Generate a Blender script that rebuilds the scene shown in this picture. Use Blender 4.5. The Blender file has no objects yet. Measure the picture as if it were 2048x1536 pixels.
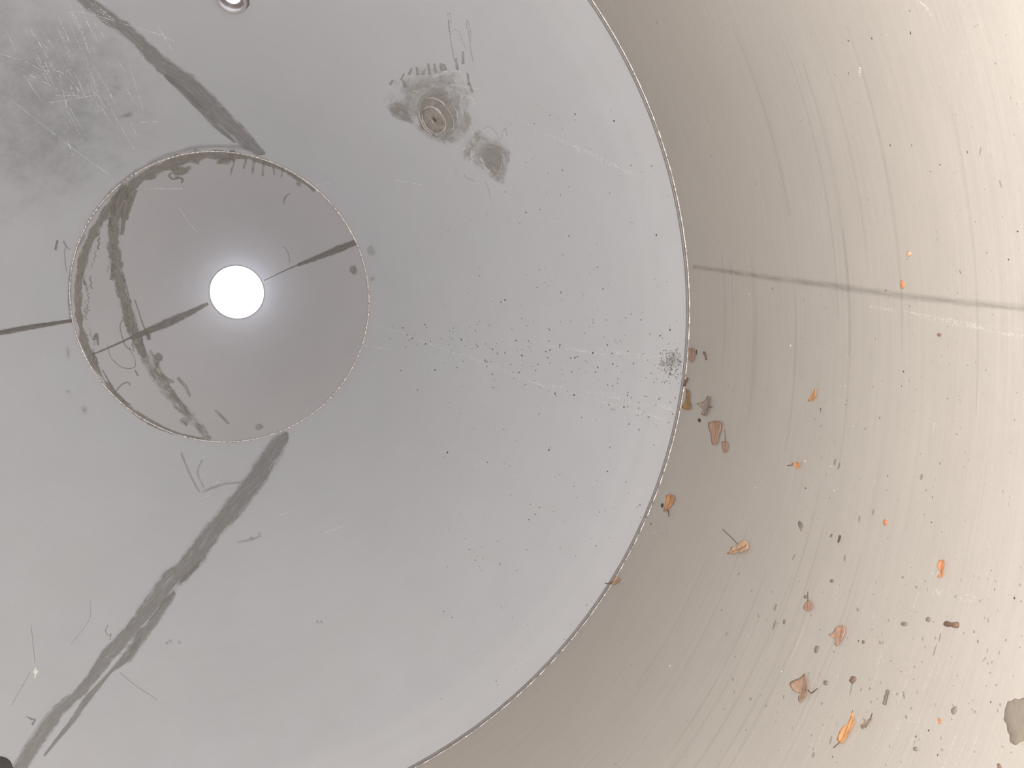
import bpy, bmesh, math, random
import numpy as np
from mathutils import Vector, Matrix

random.seed(7); rng = np.random.default_rng(11)
scene = bpy.context.scene
C = scene.collection

# ------------------------------------------------------------------ camera
# The tank lies on its side.  World: +Y runs along the tank axis to the cone, Z is up.
F = 2000.0                                   # focal length in pixels of the 2048 x 1536 frame
S = 0.8 / 0.53                               # tank radius is 0.80 m
VPX, VPY = 744.12, 438.67                    # where the tank axis vanishes
AX, AY = -0.2035 * S, 0.1140 * S             # axis relative to the lens (right, down)
R0 = 0.8
Y1, R1 = 1.4152 * S, 0.1994 * S              # ring between the two cones
Y2, R2 = 1.5654 * S, 0.0403 * S              # drain hole
YJ = 1.0 * S                                 # cone meets the shell
YB = -0.42                                   # open end of the shell behind the lens
GRAV = math.radians(11.0)                    # 'down' in the lens' right/down plane

_z = np.array([VPX - 1024, VPY - 768, F]); _z /= np.linalg.norm(_z)
_x = np.cross([0, 1, 0], _z); _x /= np.linalg.norm(_x)
_y = np.cross(_z, _x)
MF = np.stack([_x, _y, _z], 1)               # tank frame -> lens frame (x right, y down, z ahead)
g = np.array([math.cos(GRAV), math.sin(GRAV), 0.0])
UP = -g; FWD = np.array([0, 0, 1.0]); RIGHT = np.cross(FWD, UP)
TB = np.stack([RIGHT, FWD, UP], 0)           # tank frame -> Blender world (lens still at origin)
AXIS = TB @ np.array([AX, AY, 0.0])          # a point on the axis (world, lens at origin)
OFF = -np.array([AXIS[0], 0, AXIS[2]])       # shift so that the axis is x = z = 0
A0 = np.zeros(3)
CAM = OFF.copy()
def lens_dir(v):                             # lens frame (right, down, ahead) -> world
    return TB @ (MF.T @ np.asarray(v, float))
cd = bpy.data.cameras.new('camera'); cam = bpy.data.objects.new('camera', cd); C.objects.link(cam)
rx, ry, rz = lens_dir((1, 0, 0)), lens_dir((0, -1, 0)), lens_dir((0, 0, -1))
mw = Matrix.Identity(4)
for i in range(3):
    mw[i][0], mw[i][1], mw[i][2], mw[i][3] = rx[i], ry[i], rz[i], CAM[i]
cam.matrix_world = mw
cd.sensor_fit = 'HORIZONTAL'; cd.sensor_width = 36.0; cd.lens = F / 2048 * 36.0
cd.clip_start = 0.01; cd.clip_end = 200
scene.camera = cam

# ------------------------------------------------------------------ light
scene.view_settings.view_transform = 'Standard'
scene.view_settings.look = 'None'
scene.view_settings.gamma = 1.0
scene.view_settings.use_curve_mapping = False
scene.view_settings.exposure = 0.0
world = bpy.data.worlds.new('overcast_sky'); scene.world = world; world.use_nodes = True
wn = world.node_tree.nodes['Background']
wn.inputs[0].default_value = (0.845, 0.88, 1.03, 1); wn.inputs[1].default_value = 4.0
fl = bpy.data.lights.new('camera_flash', 'AREA'); fl.shape = 'RECTANGLE'; fl.size = 0.035; fl.size_y = 0.02
fl.energy = 23.8; fl.color = (1.0, 0.952, 0.905)
flash = bpy.data.objects.new('camera_flash', fl); C.objects.link(flash)
fm = mw.copy(); fp = CAM + lens_dir((-0.045, -0.05, 0.0))
for i in range(3): fm[i][3] = fp[i]
flash.matrix_world = fm

# ------------------------------------------------------------------ geometry of the tank: where a sight line meets steel
def hit(px, py):
    """World point and inward normal of the shell / cone that the photo shows at a pixel."""
    d = lens_dir(((px - 1024) / F, (py - 768) / F, 1.0))
    o = CAM
    best = None
    def quad(k, y0, r0):                     # radius = r0 + k (y - y0)
        a = d[0]**2 + d[2]**2 - (k * d[1])**2
        q = r0 + k * (o[1] - y0)
        b = o[0] * d[0] + o[2] * d[2] - k * d[1] * q
        c = o[0]**2 + o[2]**2 - q * q
        D = b * b - a * c
        if D < 0: return []
        return [(-b - math.sqrt(D)) / a, (-b + math.sqrt(D)) / a]
    for k, y0, r0, ya, yb in ((0, 0, R0, -9, YJ), ((R1 - R0) / (Y1 - YJ), YJ, R0, YJ, Y1), ((R2 - R1) / (Y2 - Y1), Y1, R1, Y1, Y2 + .03)):
        for t in quad(k, y0, r0):
            y = o[1] + t * d[1]
            if t > 0.01 and ya - 1e-9 <= y <= yb + 1e-9 and (best is None or t < best[0]):
                p = o + t * d
                r = math.hypot(p[0], p[2])
                n = np.array([-p[0] / r, k, -p[2] / r]); n /= np.linalg.norm(n)
                best = (t, p, n)
    return best[1], best[2], best[0]

# ------------------------------------------------------------------ helpers
def link(name, me, mats=(), parent=None):
    o = bpy.data.objects.new(name, me); C.objects.link(o)
    for m in mats: me.materials.append(m)
    if parent is not None: o.parent = parent
    return o
def mesh(name, verts, faces, smooth=True, uvs=None):
    me = bpy.data.meshes.new(name)
    me.from_pydata([tuple(map(float, v)) for v in verts], [], [tuple(f) for f in faces])
    if uvs is not None:
        ul = me.uv_layers.new(name='UVMap')
        li = np.zeros(len(me.loops), dtype=np.int32); me.loops.foreach_get('vertex_index', li)
        ul.data.foreach_set('uv', np.asarray(uvs, dtype=np.float32)[li].ravel())
    me.update()
    if smooth: me.polygons.foreach_set('use_smooth', [True] * len(me.polygons))
    return me
def tag(o, label, cat=None, group=None, kind=None):
    o['label'] = label
    if cat: o['category'] = cat
    if group: o['group'] = group
    if kind: o['kind'] = kind
    return o
def empty(name, loc):
    o = bpy.data.objects.new(name, None); C.objects.link(o); o.location = tuple(loc); o.empty_display_size = .02
    return o
def lathe(profile, seg=256, closed=False, ripple=None):
    """Rings of (y, r) about the tank axis."""
    v, f, uv = [], [], []
    n = len(profile)
    for j in range(seg):
        a = 2 * math.pi * j / seg
        for i, (y, r) in enumerate(profile):
            v.append((r * math.cos(a), y, r * math.sin(a))); uv.append((a * R0, y))
    m = n if closed else n - 1
    for j in range(seg):
        k = (j + 1) % seg
        for i in range(m):
            i2 = (i + 1) % n
            f.append((j * n + i, j * n + i2, k * n + i2, k * n + i))
    return v, f, uv
def tube(pts, rad, seg=8):
    """Round tube through 3-D points with a radius per point, closed ends."""
    pts = [np.asarray(p, float) for p in pts]
    v, f = [], []
    n0 = None
    for i, p in enumerate(pts):
        t = pts[min(i + 1, len(pts) - 1)] - pts[max(i - 1, 0)]; t /= np.linalg.norm(t) + 1e-12
        if n0 is None: n0 = np.cross(t, (0.3, 0.2, 0.9))
        n0 = n0 - t * (n0 @ t); n0 /= np.linalg.norm(n0) + 1e-12
        b = np.cross(t, n0)
        r = rad[i] if hasattr(rad, '__len__') else rad
        for s in range(seg):
            a = 2 * math.pi * s / seg
            v.append(p + r * (math.cos(a) * n0 + math.sin(a) * b))
    for i in range(len(pts) - 1):
        for s in range(seg):
            s2 = (s + 1) % seg
            f.append((i * seg + s, i * seg + s2, (i + 1) * seg + s2, (i + 1) * seg + s))
    f.append(tuple(range(seg))[::-1]); f.append(tuple((len(pts) - 1) * seg + s for s in range(seg)))
    return v, f
def catmull(P, step):
    P = np.asarray(P, float)
    if len(P) == 2:
        n = max(2, int(np.linalg.norm(P[1, :2] - P[0, :2]) / step) + 1)
        return [P[0] + (P[1] - P[0]) * t for t in np.linspace(0, 1, n)]
    Q = np.vstack([2 * P[0] - P[1], P, 2 * P[-1] - P[-2]])
    out = []
    for i in range(1, len(Q) - 2):
        L = np.linalg.norm(Q[i + 1][:2] - Q[i][:2]); n = max(1, int(L / step))
        for k in range(n):
            t = k / n
            out.append(.5 * (2 * Q[i] + (Q[i + 1] - Q[i - 1]) * t + (2 * Q[i - 1] - 5 * Q[i] + 4 * Q[i + 1] - Q[i + 2]) * t * t
                             + (3 * Q[i] - Q[i - 1] - 3 * Q[i + 1] + Q[i + 2]) * t ** 3))
    out.append(P[-1]); return out

# ------------------------------------------------------------------ materials
class NT:
    def __init__(s, name):
        s.m = bpy.data.materials.new(name); s.m.use_nodes = True
        s.t = s.m.node_tree; s.t.nodes.clear()
        s.out = s.t.nodes.new('ShaderNodeOutputMaterial')
    def n(s, typ, **kw):
        nd = s.t.nodes.new(typ)
        for k, v in kw.items():
            if k.startswith('i_'):
                key = k[2:]; key = int(key) if key.isdigit() else key
                s.set(nd.inputs[key], v)
            else: setattr(nd, k, v)
        return nd
    def set(s, sock, v):
        if isinstance(v, bpy.types.NodeSocket): s.t.links.new(v, sock)
        elif isinstance(v, bpy.types.Node): s.t.links.new(v.outputs[0], sock)
        else: sock.default_value = v
    def math(s, op, a, b=0.0, c=0.0, clamp=False):
        nd = s.n('ShaderNodeMath', operation=op, use_clamp=clamp)
        for i, v in enumerate((a, b, c)): s.set(nd.inputs[i], v)
        return nd.outputs[0]
    def mix(s, fac, a, b, blend='MIX'):
        nd = s.n('ShaderNodeMix', data_type='RGBA', blend_type=blend)
        s.set(nd.inputs[0], fac); s.set(nd.inputs[6], a); s.set(nd.inputs[7], b)
        return nd.outputs[2]
    def ramp(s, fac, stops):
        nd = s.n('ShaderNodeValToRGB'); cr = nd.color_ramp
        while len(cr.elements) < len(stops): cr.elements.new(.5)
        for e, (p, c) in zip(cr.elements, stops):
            e.position = p; e.color = c if hasattr(c, '__len__') else (c, c, c, 1)
        s.set(nd.inputs[0], fac); return nd.outputs[0]
    def noise(s, vec, scale, detail=3, rough=.55, dims='3D'):
        nd = s.n('ShaderNodeTexNoise', noise_dimensions=dims)
        s.set(nd.inputs['Vector'], vec); s.set(nd.inputs['Scale'], scale); s.set(nd.inputs['Detail'], detail); s.set(nd.inputs['Roughness'], rough)
        return nd.outputs[0]
    def vmul(s, v, k):
        nd = s.n('ShaderNodeVectorMath', operation='MULTIPLY'); s.set(nd.inputs[0], v); nd.inputs[1].default_value = k
        return nd.outputs[0]
    def pbsdf(s, **kw):
        nd = s.n('ShaderNodeBsdfPrincipled')
        for k, v in kw.items(): s.set(nd.inputs[k.replace('_', ' ')], v)
        return nd.outputs[0]
    def done(s, surf):
        s.t.links.new(surf, s.out.inputs[0]); return s.m
K = .85                                       # overall reflectance of the dusty steel and what lies on it
def col(r, g_, b): return (r * K, g_ * K, b * K, 1)

def steel(name, base, warm, brush_dir, rough=.5, metal=.25, strip=False):
    """Rolled stainless sheet: faint brushing, cloudy tone, fine dust."""
    m = NT(name)
    tc = m.n('ShaderNodeTexCoord').outputs['Object']
    sx = m.n('ShaderNodeSeparateXYZ', i_0=tc)
    rad = m.math('SQRT', m.math('ADD', m.math('MULTIPLY', sx.outputs[0], sx.outputs[0]), m.math('MULTIPLY', sx.outputs[2], sx.outputs[2])))
    ang = m.math('ARCTAN2', sx.outputs[2], sx.outputs[0])
    if brush_dir == 'around':
        v = m.n('ShaderNodeCombineXYZ', i_0=m.math('MULTIPLY', ang, 1.1), i_1=m.math('MULTIPLY', sx.outputs[1], 62.0), i_2=0.0).outputs[0]
    else:
        v = m.n('ShaderNodeCombineXYZ', i_0=m.math('MULTIPLY', ang, 1.5), i_1=m.math('MULTIPLY', rad, 40.0), i_2=0.0).outputs[0]
    br = m.noise(v, 2.2, 4, .6)
    br2 = m.noise(v, 7.0, 3, .6)
    cl = m.noise(tc, 3.2, 4, .6)
    cl2 = m.noise(tc, 22.0, 4, .6)
    fine = m.noise(tc, 260.0, 2, .5)
    t = m.math('ADD', m.math('MULTIPLY', m.math('SUBTRACT', br, .5), .20 if brush_dir == 'around' else .05), m.math('MULTIPLY', m.math('SUBTRACT', br2, .5), .16 if brush_dir == 'around' else .03))
    t = m.math('ADD', t, m.math('MULTIPLY', m.math('SUBTRACT', cl, .5), .16))
    t = m.math('ADD', t, m.math('MULTIPLY', m.math('SUBTRACT', cl2, .5), .07))
    t = m.math('ADD', t, m.math('MULTIPLY', m.math('SUBTRACT', fine, .5), .10))
    c = m.mix(m.math('ADD', t, .5, clamp=True), tuple(x * .55 for x in base[:3]) + (1,), tuple(min(1, x * 1.45) for x in base[:3]) + (1,))
    hue = m.noise(tc, 9.0, 3, .6)
    c = m.mix(m.ramp(hue, [(.35, 0.0), (.7, .35)]), c, m.mix(.5, c, warm, 'MIX'))
    if strip:                                 # polished strip where the weld toe was dressed
        a = m.ramp(m.math('MULTIPLY', rad, 1.0), [(.742, 0.0), (.752, .5), (.765, .25), (.775, .6), (.79, .45)])
        c = m.mix(m.math('MULTIPLY', a, .22), c, col(.72, .70, .70))
    b = m.n('ShaderNodeBump', i_Strength=.06, i_Distance=.002)
    m.set(b.inputs['Height'], m.math('ADD', br2, m.math('MULTIPLY', fine, .5)))
    rr = m.math('ADD', rough, m.math('MULTIPLY', m.math('SUBTRACT', cl2, .5), .2))
    return m.done(m.pbsdf(Base_Color=c, Metallic=metal, Roughness=rr, Normal=b.outputs[0]))

def mark(name, c1, c2, rough=.5, metal=.2, edge=.55, ragged=.5, streak=(30, 5), alpha=(.2, 1.0), lo=.3, hi=.62, grain=0, coarse=70.0, even=False):
    """Scuffed / ground / dirty mark lying on the sheet: broken up along its length, ragged at its edges (u in m, v -1..1)."""
    m = NT(name)
    uv = m.n('ShaderNodeUVMap', uv_map='UVMap').outputs[0]
    s = m.n('ShaderNodeSeparateXYZ', i_0=uv)
    tc = m.n('ShaderNodeTexCoord').outputs['Object']
    n1 = m.noise(tc, coarse, 5, .7)
    n2 = m.noise(tc, streak[0], 5, .65) if even else m.noise(m.vmul(uv, (streak[0], streak[1], 1)), 1.0, 4, .65)
    av = m.math('ABSOLUTE', s.outputs[1])
    ed = m.math('ADD', av, m.math('MULTIPLY', m.math('SUBTRACT', n1, .5), ragged))
    e = m.n('ShaderNodeMapRange', interpolation_type='SMOOTHSTEP', i_0=ed, i_1=edge, i_2=1.0, i_3=1.0, i_4=0.0).outputs[0]
    k = m.n('ShaderNodeMapRange', i_0=n2, i_1=lo, i_2=hi, i_3=alpha[0], i_4=alpha[1]).outputs[0]
    a = m.math('MULTIPLY', e, k, clamp=True)
    if grain:                                 # made of separate opaque grains rather than a film
        a = m.math('GREATER_THAN', a, m.math('MULTIPLY', m.math('SUBTRACT', m.noise(tc, grain, 2, .6), .22), 1.75))
    c = m.mix(m.noise(tc, 30.0, 4, .65), c1, c2)
    p = m.pbsdf(Base_Color=c, Metallic=metal, Roughness=rough)
    mx = m.n('ShaderNodeMixShader', i_0=a, i_1=m.n('ShaderNodeBsdfTransparent').outputs[0], i_2=p)
    return m.done(mx.outputs[0])

def plain(name, c, rough=.5, metal=0.0, var=.25, scale=60.0, bump=0.0):
    m = NT(name)
    tc = m.n('ShaderNodeTexCoord').outputs['Object']
    n = m.noise(tc, scale, 3, .6)
    cc = m.mix(n, tuple(x * (1 - var) for x in c[:3]) + (1,), tuple(min(1, x * (1 + var)) for x in c[:3]) + (1,))
    kw = dict(Base_Color=cc, Metallic=metal, Roughness=rough)
    if bump:
        b = m.n('ShaderNodeBump', i_Strength=bump, i_Distance=.002); m.set(b.inputs['Height'], n); kw['Normal'] = b.outputs[0]
    return m.done(m.pbsdf(**kw))
def leafmat(name, c, dark, trans=.25):
    m = NT(name)
    tc = m.n('ShaderNodeTexCoord').outputs['Object']
    n = m.noise(tc, 110.0, 4, .65); n2 = m.noise(tc, 420.0, 2, .5)
    k = m.math('ADD', m.math('MULTIPLY', n, .8), m.math('MULTIPLY', n2, .2))
    cc = m.ramp(k, [(.32, dark), (.5, c), (.68, tuple(min(1, x * 1.25) for x in c[:3]) + (1,))])
    b = m.n('ShaderNodeBump', i_Strength=.4, i_Distance=.001); m.set(b.inputs['Height'], n)
    p = m.pbsdf(Base_Color=cc, Roughness=.55, Normal=b.outputs[0])
    tr = m.n('ShaderNodeBsdfTranslucent'); m.set(tr.inputs[0], cc)
    return m.done(m.n('ShaderNodeMixShader', i_0=trans, i_1=p, i_2=tr.outputs[0]).outputs[0])

M_shell = steel('shell_steel', col(.535, .498, .452), col(.545, .49, .425), 'around', .48, .20)
M_cone = steel('cone_steel', col(.512, .524, .552), col(.52, .505, .49), 'radial', .5, .20, strip=True)
M_inner = steel('outlet_cone_steel', col(.460, .455, .47), col(.46, .44, .43), 'radial', .45, .25)
M_bead = plain('weld_bead_steel', col(.52, .48, .46), .3, .85, .4, 300, .6)
M_toe = plain('weld_toe_shade', col(.25, .23, .22), .6, .2, .3, 120)  # shadow line beside the bead, put into the colour
M_rim = plain('rim_steel', col(.40, .37, .36), .35, .8, .2, 150)
M_grind = mark('ground_steel', col(.27, .265, .26), col(.35, .34, .33), .5, .2, .35, 1.0, (13, 4.0), (.2, .95), .32, .56, coarse=45)
M_weldline = mark('weld_line_dark', col(.19, .175, .16), col(.26, .24, .22), .55, .2, .35, .8, (60, 3), (.5, 1.0))
M_smear = mark('brown_smear', col(.235, .215, .19), col(.31, .29, .26), .6, .1, .4, 1.5, (45, 3.5), (.15, .95), .33, .55, coarse=55)
M_smear2 = mark('thin_smear', col(.28, .26, .235), col(.34, .32, .29), .6, .1, .2, 1.6, (45, 3), (.0, .75), .36, .6, coarse=50)
M_scrib = mark('scribble', col(.22, .21, .20), col(.28, .265, .245), .6, .1, .3, .4, (300, 1), (.2, .7))
M_soft = mark('faint_smudge', col(.28, .265, .25), col(.34, .32, .30), .6, .1, .0, .8, (30, 2), (.05, .42), coarse=50)
M_light = mark('pale_scuff', col(.74, .74, .74), col(.66, .66, .66), .45, .2, .0, .7, (14, 3), (.0, .5), grain=520)
M_scratch = mark('fine_scratch', col(.95, .97, .98), col(.85, .86, .87), .4, .2, .3, .5, (60, 1), (.0, .8), grain=400)
M_speck = plain('dark_dirt', col(.055, .045, .035), .8, 0, .5, 400)
M_speck2 = plain('grey_dirt', col(.25, .225, .20), .8, 0, .4, 400)
M_pale = plain('glint_and_fleck', col(.85, .82, .76), .4, 0, .1, 400)  # near-white for the painted glints and the white fleck

# ------------------------------------------------------------------ the tank
def pxm(p):                                   # metres per pixel at a point
    return float(np.dot(np.asarray(p) - CAM, lens_dir((0, 0, 1)))) / F
def cone_shell(name, ya, ra, yb, rb, th, mat, steps=6, seg=360):
    s = np.array([yb - ya, rb - ra]); s /= np.linalg.norm(s); nrm = np.array([-s[1], s[0]])   # outward
    ins = [(ya + (yb - ya) * t, ra + (rb - ra) * t) for t in np.linspace(0, 1, steps)]
    outs = [(y + nrm[0] * th, r + nrm[1] * th) for y, r in ins][::-1]
    v, f, uv = lathe(ins + outs, seg, closed=True)
    me = mesh(name, v, f, True, uv)
    me.set_sharp_from_angle(angle=math.radians(40))
    return me
# cylindrical shell, 5 mm plate, open at the near end behind the lens
prof = [(YB, R0), (YJ + .01, R0), (YJ + .01, R0 + .005), (YB, R0 + .005)]
ys = np.linspace(YB, YJ + .01, 12)
prof = [(y, R0) for y in ys] + [(y, R0 + .005) for y in ys[::-1]]
v, f, uv = lathe(prof, 384, closed=True)
me = mesh('wall_side', v, f, True, uv); me.set_sharp_from_angle(angle=math.radians(40))
shell = link('wall_side', me, [M_shell])
tag(shell, 'warm brushed steel round wall of the tank', None, None, 'structure')
cone = link('wall_far', cone_shell('wall_far', YJ, R0, Y1, R1, .004, M_cone), [M_cone])
tag(cone, 'grey steel conical end wall of the tank', None, None, 'structure')
inner = link('outlet_cone', cone_shell('outlet_cone', Y1, R1, Y2, R2, .004, M_inner), [M_inner], cone)
inner['label'] = 'steel funnel in the middle of the cone, narrowing to the drain hole'

v, f, uv = lathe([(YB, R0), (YB, .35), (YB - .02, .345), (YB - .02, .33), (YB - .006, .33), (YB - .006, R0 + .005)], 192, closed=True)  # unseen head added behind the lens to hold back daylight
me = mesh('wall_near', v, f, True, uv); me.set_sharp_from_angle(angle=math.radians(40))
tag(link('wall_near', me, [M_cone]), 'added near head of the tank, its opening sized to limit daylight', None, None, 'structure')

def bead(name, y, r, w, mat, parent, seg=1400, amp=.25, k=10):
    """Rippled weld bead of half-width w on the circle (y, r)."""
    v, f = [], []
    for j in range(seg):
        a = 2 * math.pi * j / seg
        q = 1 + amp * math.sin(j * 2 * math.pi * 190 / seg * 1.0) * (.6 + .4 * math.sin(a * 17)) + .12 * rng.normal()
        for s in range(k):
            b = 2 * math.pi * s / k
            v.append(((r + w * q * math.cos(b)) * math.cos(a), y + w * q * math.sin(b), (r + w * q * math.cos(b)) * math.sin(a)))
    for j in range(seg):
        j2 = (j + 1) % seg
        for s in range(k):
            s2 = (s + 1) % k
            f.append((j * k + s, j * k + s2, j2 * k + s2, j2 * k + s))
    return link(name, mesh(name, v, f), [mat], parent)
bead('weld_bead', YJ - .0006, R0 - .0001, .0016, M_bead, shell, amp=.45)['label'] = 'shiny rippled weld where round wall meets cone'
v, f, uv = lathe([(YJ + .0006, R0 - .0013), (YJ + .0030, R0 - .0046), (YJ + .0036, R0 - .0044), (YJ + .0012, R0 - .0010)], 384, closed=True)
link('weld_toe_shade', mesh('weld_toe_shade', v, f), [M_toe], cone)['label'] = 'dark line at the weld toe, its shadow put into the colour'
bead('ring_weld', Y1, R1 - .0002, .0019, M_bead, cone)['label'] = 'bright thin weld ring around the funnel'

# drain: thin bright-edged rim at the end of the funnel
dr = empty('drain_outlet', (0, Y2, 0))
tag(dr, 'round drain hole at the tip of the funnel, bright with daylight', 'drain')
def part(name, vf, mats, parent, sharp=None):
    me = mesh(name, vf[0], vf[1])
    if sharp: me.set_sharp_from_angle(angle=math.radians(sharp))
    o = link(name, me, mats)
    o.parent = parent
    o.matrix_parent_inverse = Matrix.Translation(-parent.location) if parent.type == 'EMPTY' else Matrix()
    return o
part('rim', lathe([(Y2 - .0012, R2 - .0004), (Y2 + .004, R2 - .0008), (Y2 + .004, R2 + .006), (Y2 + .0016, R2 + .0052)], 128, closed=True), [M_rim], dr, 40)

# ------------------------------------------------------------------ fittings on the cone
def frame_at(px, py):
    p, n, t = hit(px, py)
    a = lens_dir((1, 0, 0)); a = a - n * (a @ n); a /= np.linalg.norm(a)
    return p, n, a, np.cross(n, a)
def ring_on(fr, prof, seg=64, wob=None):
    """Lathe about the local normal: profile of (radius, height above the sheet)."""
    p, n, a, b = fr
    v, f = [], []; m = len(prof)
    for j in range(seg):
        t = 2 * math.pi * j / seg
        for i, (r, h) in enumerate(prof):
            q = 1 + (wob * math.sin(3 * t + i) + wob * .6 * math.sin(7 * t + 2 * i) if wob else 0)
            v.append(p + a * (r * q * math.cos(t)) + b * (r * q * math.sin(t)) + n * h)
    for j in range(seg):
        k = (j + 1) % seg
        for i in range(m - 1): f.append((j * m + i, k * m + i, k * m + i + 1, j * m + i + 1))
    return v, f
def closed(vf, m, seg=64):
    v, f = vf
    f = list(f) + [(j * m + m - 1, ((j + 1) % seg) * m + m - 1, ((j + 1) % seg) * m, j * m) for j in range(seg)]
    return v, f
fr = frame_at(463.5, -3)
u = pxm(fr[0])
# hole through the plate for the vent
cut_v, cut_f = closed(ring_on(fr, [(26.5 * u, .03), (26.5 * u, -.03)]), 2)
cut_f = [q for q in cut_f if True][:64] + [tuple(range(0, 128, 2)), tuple(range(127, 0, -2))]
cut = link('cutter', mesh('cutter', cut_v, cut_f, False))
bm = bmesh.new(); bm.from_mesh(cut.data); bmesh.ops.recalc_face_normals(bm, faces=bm.faces[:]); bm.to_mesh(cut.data); bm.free()
bm = bmesh.new(); bm.from_mesh(cone.data); bmesh.ops.recalc_face_normals(bm, faces=bm.faces[:]); bm.to_mesh(cone.data); bm.free()
md = cone.modifiers.new('hole', 'BOOLEAN'); md.object = cut; md.operation = 'DIFFERENCE'; md.solver = 'EXACT'
dg = bpy.context.evaluated_depsgraph_get()
nm = bpy.data.meshes.new_from_object(cone.evaluated_get(dg)); cone.modifiers.clear(); cone.data = nm
bpy.data.objects.remove(cut)
vent = empty('vent_socket', fr[0])
tag(vent, 'small pipe socket high on the cone with daylight in its bore', 'pipe socket')
part('collar', closed(ring_on(fr, [(24.5 * u, -.0095), (24.5 * u, .006), (26 * u, .0085), (30 * u, .0085), (31.5 * u, .006), (31.5 * u, .0005), (26.4 * u, .0005), (26.4 * u, -.0095)]), 8), [plain('collar_steel', col(.50, .47, .46), .4, .5, .2, 200)], vent, 35)
part('inner_washer', closed(ring_on((fr[0], fr[1], fr[2], fr[3]), [(16.3 * u, -.003), (24.6 * u, -.003), (24.6 * u, -.0045), (16.3 * u, -.0045)]), 4), [plain('washer_steel', col(.33, .30, .30), .4, .5, .2, 200)], vent, 35)
part('weld_bead', closed(ring_on(fr, [(31 * u, .0002), (32 * u, .0032), (34.5 * u, .0002)], wob=.018), 3), [plain('vent_weld', col(.22, .205, .19), .5, .4, .4, 200)], vent)

fr = frame_at(868, 240); u = pxm(fr[0])
cap = empty('blanked_fitting', fr[0])
tag(cap, 'round blanked-off fitting in a scrubbed patch on the cone', 'blanking plug')
M_plug = plain('plug_steel', col(.29, .26, .24), .6, .1, .7, 130, .6)
M_ringd = plain('plug_ring', col(.41, .38, .35), .6, .1, .4, 150, .5)
part('plug', closed(ring_on((fr[0], fr[1], fr[2], fr[3]), [(.01 * u, .0012), (10 * u, .0010), (21 * u, .0006), (25.5 * u, .0016), (26.5 * u, .0002)], wob=.012), 5), [M_plug], cap)
part('weld_bead', closed(ring_on(fr, [(26.5 * u, .0002), (27.2 * u, .0018), (28.6 * u, .0016), (30 * u, .0002)], wob=.03), 4), [plain('plug_weld', col(.50, .46, .42), .6, .1, .45, 200, .5)], cap)
fr2 = frame_at(872, 236)
part('ring', closed(ring_on(fr2, [(40 * u, .0002), (41 * u, .0011), (43 * u, .0011), (45 * u, .0002)], wob=.035), 4), [M_ringd], cap)
# stub at the lower left corner of the view
fr = frame_at(-6, 1542); u = pxm(fr[0])
st = empty('rubber_bung', fr[0])
tag(st, 'dark rubber bung by the lower end of the ground seam', 'bung')
part('plug', closed(ring_on(fr, [(.3 * u, .006), (24 * u, .006), (27.5 * u, .004), (28 * u, .0001)]), 4), [plain('dark_rubber', col(.075, .065, .06), .6, 0, .3, 80)], st, 50)

# ------------------------------------------------------------------ marks on the sheet, each lying on the steel it marks
class Marks:
    """Collects ribbons and patches that follow the steel surface a fraction of a millimetre above it."""
    def __init__(s): s.v, s.f, s.uv, s.h = [], [], [], .00018
    def ribbon(s, pts, w=None, step=6.0, jitter=0.0):
        P = [(p[0], p[1], p[2] if len(p) > 2 else w) for p in pts]
        Q = catmull(P, step)
        if len(Q) < 2: return
        s.h += .000006
        uacc = random.random() * 7; prev = None; base = len(s.v)
        for i, q in enumerate(Q):
            a = Q[max(i - 1, 0)]; b = Q[min(i + 1, len(Q) - 1)]
            t = np.array([b[0] - a[0], b[1] - a[1]]); t /= np.linalg.norm(t) + 1e-9
            nn = np.array([-t[1], t[0]]); hw = max(.35, q[2] + jitter * rng.normal() * q[2])
            c = np.array(q[:2]) + nn * jitter * rng.normal() * q[2] * .5
            row = []
            for k in (-1, 0, 1):
                p, n, _ = hit(*(c + nn * hw * k)); row.append(p + n * s.h)
            if prev is not None: uacc += np.linalg.norm(row[1] - prev)
            prev = row[1]
            for k, r in zip((-1, 0, 1), row): s.v.append(r); s.uv.append((uacc, k))
        for i in range(len(Q) - 1):
            o = base + 3 * i
            s.f += [(o, o + 1, o + 4, o + 3), (o + 1, o + 2, o + 5, o + 4)]
    def patch(s, poly, sub=6.0):
        s.h += .000006
        P = catmull([(x, y, 0) for x, y in poly] + [(poly[0][0], poly[0][1], 0)], sub)[:-1]
        c = np.mean([(p[0], p[1]) for p in P], 0); base = len(s.v); n = len(P); R = 4
        u0 = random.random() * 5
        for k in range(1, R + 1):
            for i, p in enumerate(P):
                q = c + (np.array(p[:2]) - c) * k / R
                w, nn, _ = hit(*q); s.v.append(w + nn * s.h)
                uu = pxm(w); s.uv.append((u0 + q[0] * uu, k / R))
        w, nn, _ = hit(*c); s.v.append(w + nn * s.h); s.uv.append((u0 + c[0] * pxm(w), 0)); ci = len(s.v) - 1
        for i in range(n):
            j = (i + 1) % n
            s.f.append((ci, base + i, base + j))
            for k in range(R - 1): s.f.append((base + k * n + i, base + (k + 1) * n + i, base + (k + 1) * n + j, base + k * n + j))
    def build(s, name, mat, parent, label=None, kind=None):
        o = link(name, mesh(name, s.v, s.f, True, s.uv), [mat], parent)
        if label: o['label'] = label
        if kind: o['kind'] = kind
        return o

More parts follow.
